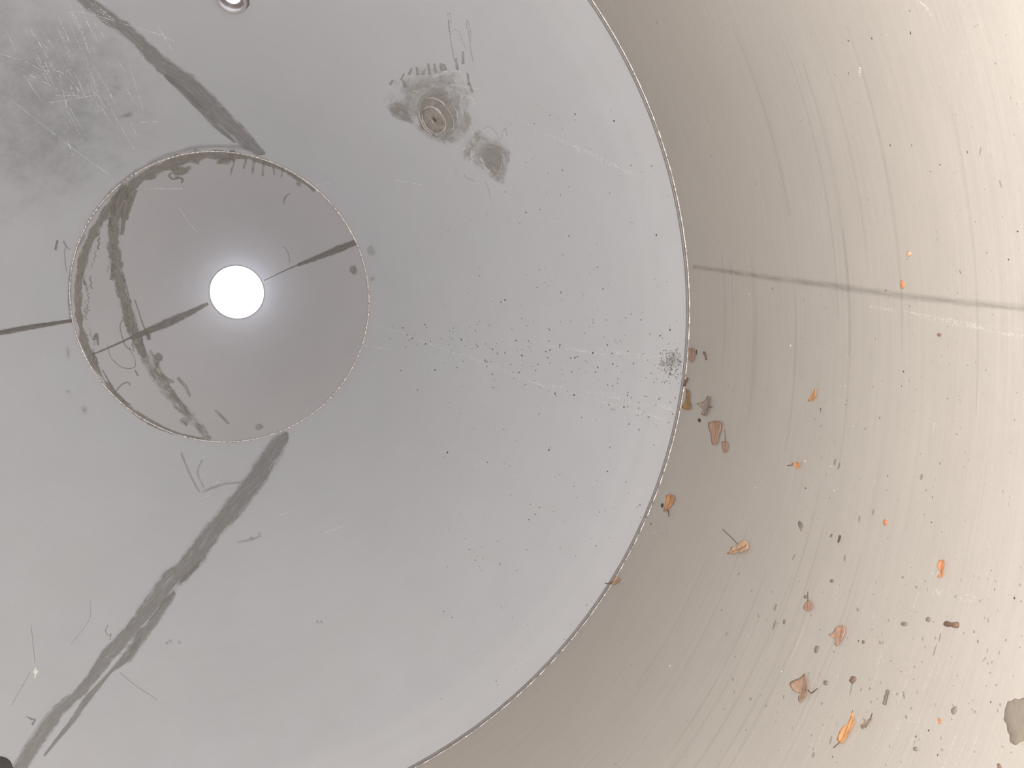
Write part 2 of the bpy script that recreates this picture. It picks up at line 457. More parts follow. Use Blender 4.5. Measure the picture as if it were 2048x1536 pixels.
# ground-back seams on the cone
m = Marks(); m.ribbon([(40, -115, 13), (120, -45, 14), (190, 15, 16), (262, 68, 17), (314, 120, 18), (380, 171, 23), (432, 222, 21), (484, 273, 19), (512, 299, 14), (530, 308, 4)])
m.ribbon([(330, 150, 5), (390, 205, 9), (430, 250, 7), (470, 285, 3)])
m.build('ground_seam', M_grind, cone, 'dark ground-back seam running to the top of the funnel')
m = Marks()
m.ribbon([(-70, 1672, 16), (28, 1552, 19), (42, 1530, 18), (102, 1440, 18), (135, 1405, 14), (169, 1375, 13), (217, 1310, 18), (271, 1250, 18), (318, 1190, 24), (342, 1160, 25), (380, 1125, 24), (418, 1073, 23), (462, 1020, 23), (508, 965, 24), (545, 905, 23), (566, 876, 16), (576, 866, 5)])
m.ribbon([(88, 1512, 3), (118, 1474, 5), (146, 1440, 7), (170, 1405, 9), (194, 1375, 7), (225, 1340, 5), (258, 1310, 14), (285, 1270, 13), (302, 1250, 12), (330, 1210, 11), (350, 1185, 5)])
m.ribbon([(255, 1318, 2), (268, 1296, 8), (280, 1276, 3)]); m.ribbon([(360, 1165, 3), (385, 1140, 7), (405, 1110, 3)])
m.build('ground_seam', M_grind, cone, 'dark ground-back seam running down from the funnel to the lower edge')
m = Marks()
m.ribbon([(150, 1418, 2), (220, 1328, 4), (292, 1246, 3), (400, 1085, 3)]); m.ribbon([(68, 1536, 7), (126, 1442, 5), (160, 1405, 3)]); m.ribbon([(205, 1330, 2.5), (225, 1295, 3.5), (232, 1278, 2)])
m.ribbon([(395, 1020, 8), (445, 950, 6)]); m.ribbon([(90, 1440, 5), (150, 1378, 5)])
m.build('scuff_marks', M_light, cone)
m = Marks(); m.ribbon([(-330, 722, 9), (-180, 697, 8), (-30, 671, 7), (40, 658, 7), (100, 648, 5.5), (146, 641, 4)]); m.ribbon([(-20, 668, 2), (60, 652, 2), (140, 640, 1.5)])
m.build('weld_seam', M_weldline, cone, 'dark straight weld line left of the funnel')
# funnel welds and smears
m = Marks()
m.ribbon([(176, 713, 2.2), (225, 692, 2.5), (262, 675, 3)]); m.ribbon([(262, 676, 5), (320, 652, 10), (370, 630, 9), (416, 607, 4)])
m.ribbon([(528, 561, 1.6), (570, 541, 1.6), (600, 528, 2.2)]); m.ribbon([(596, 530, 4), (640, 513, 7), (680, 497, 9), (712, 484, 7)])
m.build('weld_seam', M_weldline, inner, 'dark weld line across the funnel')
m = Marks(); m.ribbon([(526, 562, 1.8), (548, 551, 2.2), (560, 546, 1)]); m.build('weld_glint', M_bead, inner)
m = Marks()
m.ribbon([(252, 372, 16), (238, 408, 16), (229, 450, 13), (228, 490, 15), (233, 530, 15), (242, 575, 13), (254, 620, 14), (266, 660, 15), (280, 695, 11), (290, 715, 5)])
m.ribbon([(272, 380, 5), (262, 405, 6), (252, 440, 4)]); m.ribbon([(222, 560, 5), (226, 545, 5), (226, 525, 4)]); m.ribbon([(298, 660, 5), (296, 680, 6)], step=4)
m.patch([(303, 708), (318, 704), (328, 712), (325, 724), (312, 722)]); 
m.ribbon([(246, 378, 8), (228, 420, 6), (218, 455, 4)]); m.ribbon([(262, 372, 7), (250, 420, 7), (244, 470, 4)])
m.build('brown_smear', M_smear, inner, 'dark brown smear curving down the left of the funnel')
m = Marks(); m.ribbon([(276, 685, 8), (302, 735, 14), (330, 775, 15), (362, 815, 13), (395, 850, 12), (420, 880, 8)]); m.ribbon([(318, 722, 4), (312, 740, 5), (330, 757, 7), (348, 765, 5)])
m.ribbon([(355, 755, 4), (368, 770, 6), (378, 788, 5), (380, 795, 2)]); m.ribbon([(362, 838, 7), (375, 850, 7)], step=4); m.ribbon([(430, 820, 3), (445, 835, 5), (458, 848, 3)])
m.ribbon([(300, 700, 4), (320, 740, 5), (350, 790, 5), (380, 830, 4)])
m.build('brown_smear', M_smear2, inner, 'broken lower end of the smear in the funnel')
m = Marks()                                   # dark rind just inside the ring
def arc(px0, py0, rr, a0, a1, w0, w1, k, jit=.25):
    A = np.linspace(math.radians(a0), math.radians(a1), k)
    return [(px0 + rr * math.cos(a), py0 + rr * math.sin(a), (w0 + (w1 - w0) * i / (k - 1)) * (1 + jit * rng.normal())) for i, a in enumerate(A)]
m.ribbon(arc(439, 594, 283, 176, 228, 10, 12, 16)); m.ribbon(arc(439, 594, 284, 226, 276, 13, 10, 14)); m.ribbon(arc(439, 594, 285, 274, 312, 8, 5, 10))
m.ribbon(arc(439, 594, 284, 140, 176, 7, 10, 10, .4)); m.ribbon(arc(439, 594, 286, 96, 140, 5, 6, 10))
m.patch([(338, 340), (362, 332), (385, 330), (378, 345), (365, 355), (345, 352)])
m.ribbon([(345, 345, 2.5), (338, 350, 3), (345, 358, 2.5), (358, 355, 3), (366, 360, 2.5), (362, 366, 2)], step=3)
m.patch([(428, 318), (445, 316), (465, 318), (462, 330), (445, 330), (432, 328)])
m.build('grime_rind', M_smear, inner, 'dark grime just inside the weld ring')
m = Marks()
for a in ((470, 318, 461, 350, 3), (509, 316, 505, 347, 4), (528, 322, 525, 352, 3.5), (545, 325, 549, 350, 3), (492, 315, 488, 338, 4), (566, 335, 562, 355, 3)):
    m.ribbon([(a[0], a[1], a[4]), (a[2], a[3], a[4] * .8)], step=4)
m.patch([(592, 358), (603, 362), (606, 374), (596, 374), (588, 366)]); m.ribbon([(580, 386, 2.5), (570, 396, 3), (567, 408, 2)], step=3)
m.patch([(700, 530), (712, 525), (718, 540), (708, 555), (696, 545)]); m.patch([(505, 846), (525, 845), (535, 855), (518, 862), (506, 858)])
m.build('grime_drips', M_smear2, inner, 'faint brown drips hanging from the weld ring')
m = Marks()                                   # grime just outside the ring
m.ribbon(arc(439, 594, 302, 236, 282, 5, 6, 14)); m.ribbon(arc(439, 594, 302, 170, 236, 3, 4, 14)); 
DULL = [(-60, -60), (120, -60), (250, 10), (300, 110), (340, 230), (280, 330), (170, 420), (60, 460), (-60, 420)]
m.patch([(730, 495), (742, 485), (752, 498), (755, 512), (742, 516), (732, 508)]); m.patch([(736, 555), (752, 550), (750, 562), (738, 565)])
m.patch([(128, 690), (136, 684), (142, 712), (138, 726), (130, 722), (132, 705)]); m.patch([(158, 815), (170, 808), (178, 818), (174, 832), (162, 828)]); m.patch([(128, 782), (140, 778), (142, 786), (134, 790)])
m.ribbon([(170, 470, 4), (150, 510, 4), (138, 560, 4)]); m.ribbon([(140, 560, 5), (140, 620, 5)]); m.patch([(232, 232), (250, 225), (270, 222), (268, 236), (240, 238)])
m.ribbon([(480, 965, 3), (450, 968, 4), (425, 976, 5), (405, 984, 3)]); m.ribbon([(362, 905, 4), (372, 930, 4), (388, 965, 4), (400, 985, 3)]); m.ribbon([(405, 920, 3), (395, 945, 3), (408, 975, 3)])
m.ribbon([(475, 1085, 3), (500, 1080, 5), (522, 1072, 3)])
m.build('smudges', M_soft, cone)
m = Marks(); m.patch(DULL)
m.build('dull_area', mark('dull_area', col(.36, .365, .375), col(.44, .445, .455), .55, .1, .2, .9, (14, 1), (.08, .42), coarse=25, even=True), cone)
m = Marks()
def zig(x0, y0, x1, y1, amp, n, w):
    P = []
    for i in range(n + 1):
        t = i / n; dx, dy = x1 - x0, y1 - y0; L = math.hypot(dx, dy)
        s_ = amp * (1 if i % 2 else -1) * random.uniform(.4, 1)
        P.append((x0 + dx * t - dy / L * s_, y0 + dy * t + dx / L * s_, w))
    return P
m.ribbon([(115, 480, 3), (111, 500, 4)], step=4); m.ribbon([(127, 480, 1), (132, 492, 1), (129, 505, 1.2), (133, 545, .9)], step=4); m.ribbon([(126, 484, 1.4), (136, 496, 1.4), (142, 499, 1)], step=3)
m.ribbon([(52, 1432, 1), (62, 1438, 3), (70, 1440, 3), (64, 1450, 3)], step=3); m.ribbon([(216, 1250, 1.2), (211, 1262, 1.2), (218, 1272, 1), (222, 1268, 1.4), (220, 1280, 1)], step=3)
for x, y in ((331, 1288), (338, 1284), (356, 1287), (632, 1246), (640, 1246), (500, 1078), (516, 1070)):
    m.ribbon([(x, y, .9), (x + 3, y - 5, .9), (x + 5, y + 2, .9)], step=2)
m.ribbon([(62, 1250, .7), (70, 1325, .7)]); m.ribbon([(22, 1412, .7), (60, 1345, .7)]); m.ribbon([(180, 1200, .6), (178, 1240, .6), (140, 1290, .5)])
m.ribbon([(240, 1345, .8), (270, 1370, .8), (315, 1400, .8)])
m.build('scribble_marks', M_scrib, cone, 'thin dark scribbles on the grey sheet', 'stuff')
m = Marks()                                   # scribbles in the funnel
m.ribbon([(215, 690, 1), (222, 715, 1), (245, 735, 1.2), (268, 735, 1.4), (270, 720, 1), (258, 695, 1)], step=5)
m.ribbon([(244, 640, 1.4), (240, 655, 1.6), (250, 690, 1.6), (262, 700, 2)], step=5); m.ribbon([(218, 762, 1.2), (226, 785, 1.5), (245, 768, 2), (258, 765, 1.8), (260, 772, 1.5)], step=4)
m.ribbon([(205, 740, 2), (225, 775, 3), (245, 800, 3), (262, 810, 2)]); m.ribbon([(186, 680, 4), (194, 668, 4), (196, 690, 3)], step=4); m.ribbon([(250, 558, 1), (254, 575, 1.2), (257, 590, 1.2), (262, 605, 1)], step=3)
m.ribbon([(270, 600, 2), (278, 625, 2), (288, 655, 2.5), (300, 680, 2)]); m.ribbon([(270, 740, 2), (276, 752, 2.4)], step=3); m.ribbon([(568, 493, 1), (576, 505, 1), (580, 525, 1)], step=4)
m.ribbon([(195, 500, .8), (205, 440, .8), (222, 410, .8)])
for k in range(26):
    a = math.radians(random.uniform(150, 222)); r_ = random.uniform(262, 282); x, y = 439 + r_ * math.cos(a), 594 + r_ * math.sin(a)
    m.ribbon(zig(x, y, x + random.uniform(-4, 10), y + random.uniform(8, 26), 2.5, 4, random.uniform(.8, 2)), step=3)
for k in range(22):
    y = random.uniform(420, 700); x = 232 + (y - 450) * (.02 if y < 550 else .19) + random.uniform(-18, 16)
    m.ribbon(zig(x, y, x + random.uniform(-3, 6), y + random.uniform(8, 24), 2.5, 4, random.uniform(.8, 1.8)), step=3)
m.build('scribble_marks', M_scrib, inner, 'thin dark scribbles left of the drain hole', 'stuff')
# scrubbed patch round the blanked fitting
M_scrub = mark('scrubbed_patch', col(.37, .345, .32), col(.44, .415, .39), .55, .1, .35, 1.3, (50, 5), (.05, .75), .36, .6, coarse=50)
M_scrub2 = mark('scrubbed_patch_dark', col(.315, .29, .265), col(.38, .355, .33), .55, .1, .5, 1.0, (60, 4), (.1, .68), .36, .6, coarse=60)
m = Marks()
m.patch([(763, 205), (783, 160), (800, 150), (822, 135), (850, 128), (880, 126), (908, 132), (928, 150), (938, 172), (952, 178), (948, 205), (955, 235), (966, 262), (955, 282), (930, 302), (900, 300), (870, 288), (840, 270), (820, 248), (790, 240), (772, 222)])
m.patch([(950, 255), (975, 262), (1000, 276), (1020, 290), (1017, 330), (1012, 360), (1003, 374), (985, 366), (965, 345), (940, 332), (916, 312), (928, 285)])
m.build('scrubbed_patch', M_scrub, cone, 'brownish scrubbed patch around the blanked fitting')
m = Marks()
m.patch([(966, 282), (990, 284), (1020, 298), (1017, 345), (1006, 373), (990, 362), (972, 340), (958, 308)])
m.patch([(766, 212), (785, 205), (808, 205), (822, 225), (830, 250), (800, 242), (778, 228)])
m.patch([(832, 190), (860, 176), (890, 178), (915, 205), (925, 240), (912, 275), (895, 290), (860, 285), (835, 262), (826, 230)])
for x0, y0, x1, y1, w in ((802, 160, 808, 147, 3.5), (818, 150, 824, 136, 4), (836, 150, 833, 134, 3), (846, 150, 850, 138, 3.5), (860, 150, 856, 126, 3.5), (872, 145, 868, 127, 4), (884, 142, 882, 126, 5), (892, 140, 888, 128, 4), (915, 140, 912, 116, 4), (926, 128, 926, 103, 4), (938, 170, 935, 146, 4), (945, 185, 938, 165, 4), (780, 170, 786, 160, 4), (812, 175, 806, 160, 5)):
    m.ribbon([(x0, y0, w), (x1, y1, w * .7)], step=4)
m.build('scrubbed_patch', M_scrub2, cone, 'darker end of the scrubbed patch')
m = Marks()
for P, w in (([(895, 150), (910, 140), (925, 150), (930, 165)], 5), ([(900, 170), (925, 172), (945, 176), (958, 178)], 4), ([(920, 190), (940, 195), (950, 210)], 6), ([(925, 225), (935, 245), (945, 265), (950, 290)], 6), ([(925, 300), (935, 290), (945, 300), (942, 325)], 6), ([(855, 160), (875, 150), (895, 142)], 4), ([(812, 178), (830, 182), (842, 186)], 3), ([(960, 310), (968, 330), (985, 350)], 3), ([(905, 205), (912, 220), (916, 240)], 2)):
    m.ribbon([(*p, w) for p in P], step=4)
m.build('scuff_marks', mark('pale_scrub', col(.70, .68, .65), col(.62, .60, .57), .4, .2, .2, .9, (60, 3), (.0, .8), grain=420), cone)
m = Marks()
def dotted(P, w, gap=3.4):
    Q = catmull([(x, y, 0) for x, y in P], gap)
    for q in Q:
        m.ribbon([(q[0] - 1, q[1] - .4, w), (q[0] + 1, q[1] + .4, w)], step=2)
for P, w in (([(899, 62), (897, 40), (896, 27), (900, 26), (902, 45)], 1.1), ([(897, 42), (900, 70), (904, 95), (909, 122)], 1.4), ([(902, 66), (908, 60), (915, 60), (921, 68), (925, 82), (931, 96)], .9), ([(934, 40), (934, 55), (937, 62), (940, 88), (946, 121)], 1.2), ([(936, 42), (941, 60), (942, 85)], .9), ([(968, 256), (976, 252), (984, 256), (993, 266), (999, 278)], 1.1), ([(1004, 275), (1006, 262), (1011, 257), (1015, 270)], 1.1), ([(930, 350), (935, 356), (946, 361)], 1.2), ([(972, 365), (978, 380), (982, 400)], .9)):
    dotted(P, w)
m.build('scribble_marks', M_scrib, cone, 'dotted looping scribbles above the blanked fitting', 'stuff')
# pale streaks and scratches on the cone
m = Marks()
m.ribbon([(742, 648, 8), (800, 665, 13), (870, 690, 14), (960, 722, 12), (1080, 768, 11), (1200, 803, 10), (1350, 845, 9)]); m.ribbon([(1100, 770, 3), (1260, 800, 16), (1345, 818, 16)])
m.ribbon([(980, 215, 2), (1090, 265, 14), (1200, 318, 14), (1310, 368, 3)]); m.ribbon([(1090, 690, 4), (1200, 705, 18), (1330, 715, 6)])
m.build('pale_streaks', M_light, cone)
m = Marks()
for k in range(70):
    x = random.gauss(150, 75); y = random.gauss(125, 75)
    if x < 5 or y < 5: continue
    a = random.gauss(1.12, .12); L = random.uniform(20, 110)
    m.ribbon([(x - L / 2 * math.cos(a), y - L / 2 * math.sin(a), .5), (x, y, random.uniform(.5, 1.5)), (x + L / 2 * math.cos(a), y + L / 2 * math.sin(a), .5)], step=12, jitter=.1)
for P in ([(0, 108), (50, 122), (85, 140), (120, 143), (150, 170), (160, 185)], [(150, 22), (190, 30), (250, 48), (300, 62), (350, 82)], [(30, 205), (80, 245), (150, 300), (220, 350)], [(215, 205), (240, 250), (270, 300)], [(280, 244), (315, 243)], [(290, 377), (365, 377)], [(355, 410), (375, 440), (395, 465)], [(110, 190), (160, 192)], [(60, 150), (130, 185)], [(100, 205), (190, 190)]):
    m.ribbon([(*p, .9) for p in P], step=10)
for P in ([(660, 365), (620, 372)], [(720, 690), (780, 700)], [(850, 370), (790, 360)], [(560, 1030), (580, 1025)], [(640, 1068), (690, 1052)], [(1290, 1070), (1330, 1060)]):
    m.ribbon([(*p, .6) for p in P], step=10)
m.build('scratches', M_scratch, cone, 'pale scratches on the upper left of the cone', 'stuff')
m = Marks()
m.patch([(60, 20), (150, 60), (215, 110), (235, 180), (190, 220), (110, 180), (50, 110)]); m.ribbon([(180, 10, 25), (225, 45, 18)])
m.build('pale_streaks', mark('pale_haze', col(.80, .83, .84), col(.70, .73, .74), .5, .2, .0, .8, (30, 4), (.0, .55), grain=420), cone)

# shell: lengthwise seam and soft streaks along the rolling direction
m = Marks(); m.ribbon([(1386, 533, 7), (1470, 545, 8), (1560, 558, 10), (1680, 574, 11), (1780, 588, 11), (1900, 602, 11), (2070, 618, 11)])
m.build('weld_seam', mark('shell_seam', col(.33, .305, .27), col(.40, .37, .33), .5, .2, .0, .5, (16, 1), (.10, .36)), shell, 'ground-flush lengthwise weld seam in the round wall')
m = Marks(); m.ribbon([(1740, 612, 8), (1850, 632, 14), (1960, 655, 18), (2070, 672, 20)]); m.ribbon([(1820, -10, 4), (1850, 12, 16), (1868, 40, 4)])
m.patch([(1858, 820), (1890, 810), (1885, 870), (1880, 900), (1862, 905), (1850, 870)])
for k in range(40):
    x, y = random.uniform(1620, 2040), random.uniform(1150, 1520); t = .45
    L = random.uniform(15, 60); m.ribbon([(x, y, 2), (x - L * .35, y + L * .9, random.uniform(3, 7)), (x - L * .75, y + 1.8 * L, 2)], step=10)
for P in ((1880, 1180, 40), (1940, 1195, 30), (1950, 1420, 22), (1830, 1440, 28), (1760, 1320, 30), (1930, 1480, 20)):
    x, y, r = P; m.patch([(x + r * math.cos(a) * random.uniform(.7, 1.2), y + r * .7 * math.sin(a) * random.uniform(.7, 1.2)) for a in np.linspace(0, 2 * math.pi, 9)[:-1]])
m.build('pale_streaks', mark('shell_pale', col(.68, .65, .61), col(.64, .61, .57), .5, .1, .0, .9, (20, 3), (.0, .6), grain=620), shell)
m = Marks()
def around(px, py, L):
    """Pixels along the circumference through (px, py)."""
    p, n, _ = hit(px, py); r, y = R0, p[1]; a0 = math.atan2(p[2], p[0]); out = []
    for t in np.linspace(-.5, .5, 7):
        a = a0 + t * L / R0; q = np.array([r * math.cos(a), y, r * math.sin(a)]) - CAM
        c = np.array([q @ lens_dir((1, 0, 0)), q @ lens_dir((0, 1, 0)), q @ lens_dir((0, 0, 1))])
        out.append((1024 + F * c[0] / c[2], 768 + F * c[1] / c[2]))
    return out
for px, py, L, w in ((1450, 620, .16, 5), (1510, 680, .22, 8), (1590, 740, .2, 5), (1465, 590, .1, 3), (1645, 350, .3, 4), (1535, 240, .22, 4), (1700, 300, .25, 4), (1680, 420, .3, 6), (1780, 380, .3, 6), (1480, 1390, .3, 4), (1540, 1350, .35, 5), (1580, 1300, .25, 3), (1450, 1330, .25, 4), (1630, 1400, .3, 3), (1510, 1450, .3, 4), (1400, 1460, .3, 4), (1660, 1300, .2, 4), (1440, 1200, .2, 3), (1350, 1250, .2, 4), (1600, 1130, .2, 4), (1700, 700, .25, 5), (1950, 520, .25, 5)):
    P = around(px, py, L)
    m.ribbon([(x, y, w * (.3 + .7 * math.sin(math.pi * (i + .5) / 7))) for i, (x, y) in enumerate(P)], step=12)
m.build('brush_streaks', mark('shell_dark_streak', col(.36, .33, .30), col(.42, .385, .35), .5, .2, .0, .5, (8, 3), (.0, .13)), shell)
M_stain = mark('shell_stain', col(.27, .24, .215), col(.33, .295, .265), .6, .1, .0, .9, (60, 2), (.15, .6))
m = Marks()
for x, y, dx, dy, w in ((1548, 1222, 5, -14, 4), (1546, 1260, 6, -20, 3.5), (1568, 1243, 1, 5, 3), (1500, 1400, 3, -4, 5), (1806, 1382, 3, 16, 4), (1812, 1430, 1, 8, 4), (1700, 1390, 5, -25, 3), (1866, 1312, 8, -24, 2.5), (1878, 1285, 4, -20, 2.5), (1964, 1324, 9, -10, 2.5), (1974, 1306, 2, -10, 2), (1925, 1590, 4, -10, 4), (1668, 930, 4, -12, 3.5), (1676, 940, 4, -14, 3.5), (1842, 960, 3, -12, 5), (1880, 930, 1, -6, 3), (1660, 1075, 1, -6, 3), (1745, 1030, 3, -12, 3), (1640, 818, 2, 8, 2), (1770, 580, 5, 2, 4), (1545, 575, 1, 5, 3), (1895, 795, 1, 4, 3), (1920, 540, 2, 8, 3), (1715, 1215, 2, 8, 4), (1585, 1120, 6, -12, 3), (1690, 1110, 0, 14, 4), (1718, 1045, 2, -14, 3), (1625, 1515, 4, -10, 4), (1660, 1490, 4, -18, 4), (1840, 1500, 0, 2, 4), (1475, 1150, 6, -4, 3), (1960, 310, 3, -16, 3), (2000, 360, 3, 14, 3)):
    m.ribbon([(x, y, w * .5), (x + dx / 2, y + dy / 2, w), (x + dx, y + dy, w * .5)], step=3)
m.build('stains', M_stain, shell, 'small soft brown stains on the round wall', 'stuff')

# ------------------------------------------------------------------ painted glints and dirt specks (uncountable)
def oval_px(x, y, a, b, k=10): return [(x + a * math.cos(t) * random.uniform(.8, 1.2), y + b * math.sin(t) * random.uniform(.8, 1.2)) for t in np.linspace(0, 2 * math.pi, k + 1)[:-1]]
class Specks:
    def __init__(s): s.v, s.f = [], []
    def add(s, px, py, r, asp=1.0, rot=None, h=.45):
        try: p, n, _ = hit(px, py)
        except TypeError: return
        u_ = pxm(p); a = lens_dir((1, 0, 0)); a = a - n * (a @ n); a /= np.linalg.norm(a); b = np.cross(n, a)
        # unforeshorten a little: keep it round on the sheet
        t = random.uniform(0, math.pi) if rot is None else rot
        k = random.choice((5, 6, 7)); base = len(s.v)
        for j in range(k):
            q = 2 * math.pi * j / k; rr = r * u_ * random.uniform(.65, 1.2)
            x, y = rr * asp * math.cos(q), rr / asp * math.sin(q)
            s.v.append(p + a * (x * math.cos(t) - y * math.sin(t)) + b * (x * math.sin(t) + y * math.cos(t)) + n * .0001)
        s.v.append(p + a * r * u_ * .2 + n * (.0001 + r * u_ * h))
        for j in range(k): s.f.append((base + j, base + (j + 1) % k, base + k))
        s.f.append(tuple(base + j for j in range(k))[::-1])
    def build(s, name, mat, label, parent=None):
        o = link(name, mesh(name, s.v, s.f, False), [mat], parent); tag(o, label, None if parent else 'dirt', None, 'stuff'); return o
def oncone(x, y): return math.hypot(x - 332, y - 615) < 1040 and math.hypot(x - 439, y - 594) > 305
d = Specks(); d2 = Specks()
for x, y in ((905, 678), (818, 680), (833, 690), (970, 722), (995, 708), (1010, 705), (1038, 745), (1028, 757), (1050, 770), (1080, 775), (1097, 783), (1110, 787), (1135, 783), (1148, 790), (1078, 828), (1075, 812), (920, 827), (802, 741), (1212, 740), (1188, 646), (1122, 585), (1163, 835), (1215, 770), (1225, 772), (1255, 791), (1290, 793), (1312, 810), (1318, 798), (1325, 710), (1300, 668), (1320, 672), (1282, 640), (1212, 640), (1100, 895), (1098, 900), (975, 925), (1215, 943), (1148, 973), (1020, 932), (895, 905), (1302, 1048), (1220, 895), (1340, 660), (1206, 578), (1126, 510), (1052, 425), (1150, 240), (1138, 472), (1313, 470), (1262, 331), (1228, 242), (1303, 332), (1125, 340), (1150, 228), (1010, 600), (1002, 604), (1280, 1010), (1278, 860), (1258, 848), (1345, 828), (1338, 845), (1215, 690), (1240, 682), (1186, 640), (1252, 636), (1262, 628), (850, 650), (870, 740), (835, 780), (820, 680), (1186, 706), (1100, 700), (1120, 690), (1150, 715)):
    (d if random.random() < .7 else d2).add(x, y, random.uniform(1.2, 2.4), random.uniform(1, 1.5))
for k in range(330):
    x, y = random.uniform(880, 1375), random.uniform(200, 1400)
    if oncone(x, y): (d if random.random() < .45 else d2).add(x, y, random.uniform(.6, 1.5), random.uniform(1, 1.5))
for k in range(150):
    t = random.random(); x = 780 + 590 * t; y = 665 + 110 * t + random.gauss(0, 18 + 30 * t)
    if oncone(x, y): (d if random.random() < .4 else d2).add(x, y, random.uniform(.8, 2.1), random.uniform(1, 1.9), random.gauss(-.25, .4))
d.build('dirt_specks', M_speck, 'dark specks of dirt scattered over the right of the cone', cone)
d2.build('dirt_specks', M_speck2, 'grey brown specks of dust scattered over the right of the cone', cone)
pl = Specks()
for k in range(210):
    x, y = random.gauss(1345, 14), random.gauss(727, 17)
    if oncone(x, y): pl.add(x, y, random.uniform(.6, 1.9), random.uniform(1, 2.2), None, .8)
for k in range(60):
    t = random.uniform(-.2, .35); a = t; x = 332 + 1046 * math.cos(a) + random.gauss(0, 2); y = 615 + 1046 * math.sin(a); pl.add(x, y, random.uniform(.8, 1.8), random.uniform(1, 1.8))
m = Marks(); m.patch(oval_px(1347, 722, 22, 26)); m.build('smudges', M_soft, cone)
pl.build('dirt_pile', plain('pile_dirt', col(.22, .20, .17), .9, 0, .6, 500), 'small heap of dark crumbs in the lowest corner of the cone')
w1 = Specks(); w2 = Specks(); w3 = Specks()
def onshell(x, y): return math.hypot(x - 332, y - 615) > 1060
for k in range(620):
    x, y = random.uniform(1180, 2046), random.uniform(5, 1530)
    if not onshell(x, y): continue
    if y < 520 and random.random() < .45: continue
    (w2 if random.random() < .85 else w1).add(x, y, random.uniform(.9, 2.6) * (.7 + .5 * (x > 1600)), random.uniform(1, 1.5))
for k in range(90):
    x, y = random.uniform(1450, 2046), random.uniform(1150, 1530)
    if onshell(x, y): w2.add(x, y, random.uniform(2, 4), random.uniform(1, 1.4), None, .2)
for x, y in ((1581, 691), (1690, 772), (1706, 852), (1610, 922), (1661, 932), (1523, 961), (1512, 975), (1668, 981), (1865, 1147), (1563, 1343), (1498, 588), (1718, 143), (1316, 1320), (1340, 1332), (1750, 964), (1680, 800)):
    w3.add(x, y, random.uniform(1.3, 2.2), random.uniform(1, 1.6))
for k in range(4): w3.add(1719 + random.uniform(-2, 2), 136 + 5 * k, 3.0 - .5 * k, 1.6, 1.5)  # highlight on the steel painted as a row of pale specks
w1.build('dirt_specks', M_speck, 'black specks scattered over the round wall', shell)
w2.build('dirt_specks', plain('shell_dirt', col(.30, .265, .235), .8, 0, .35, 300), 'brown grey specks scattered over the round wall', shell)
w3.build('glint_specks', M_pale, 'tiny pale specks painted as glints on the round wall', shell)

# ------------------------------------------------------------------ leaves and flakes lying in the tank
L_or = leafmat('leaf_orange', col(.74, .38, .17), col(.48, .22, .11), .15)
L_br = leafmat('leaf_brown', col(.42, .28, .20), col(.29, .19, .14), .15)
L_pk = leafmat('leaf_pinkish', col(.50, .31, .225), col(.35, .22, .165), .15)
L_am = leafmat('leaf_amber', col(.44, .27, .11), col(.29, .17, .07), .2)
L_gr = leafmat('leaf_grey', col(.36, .29, .245), col(.25, .205, .18), .15)
L_pe = leafmat('leaf_peach', col(.72, .46, .29), col(.52, .31, .20), .15)
L_rd = leafmat('leaf_red', col(.66, .28, .13), col(.40, .13, .07), .15)
M_stem = plain('leaf_stem', col(.13, .095, .07), .7, 0, .3, 200)
M_vein = plain('leaf_vein', col(.20, .115, .07), .7, 0, .3, 200)
M_bark = plain('bark', col(.17, .115, .085), .85, 0, .5, 300, .6)
M_dark = plain('dark_flake', col(.055, .045, .04), .7, 0, .4, 300)
M_greyf = plain('grey_flake', col(.215, .19, .17), .8, 0, .4, 300)

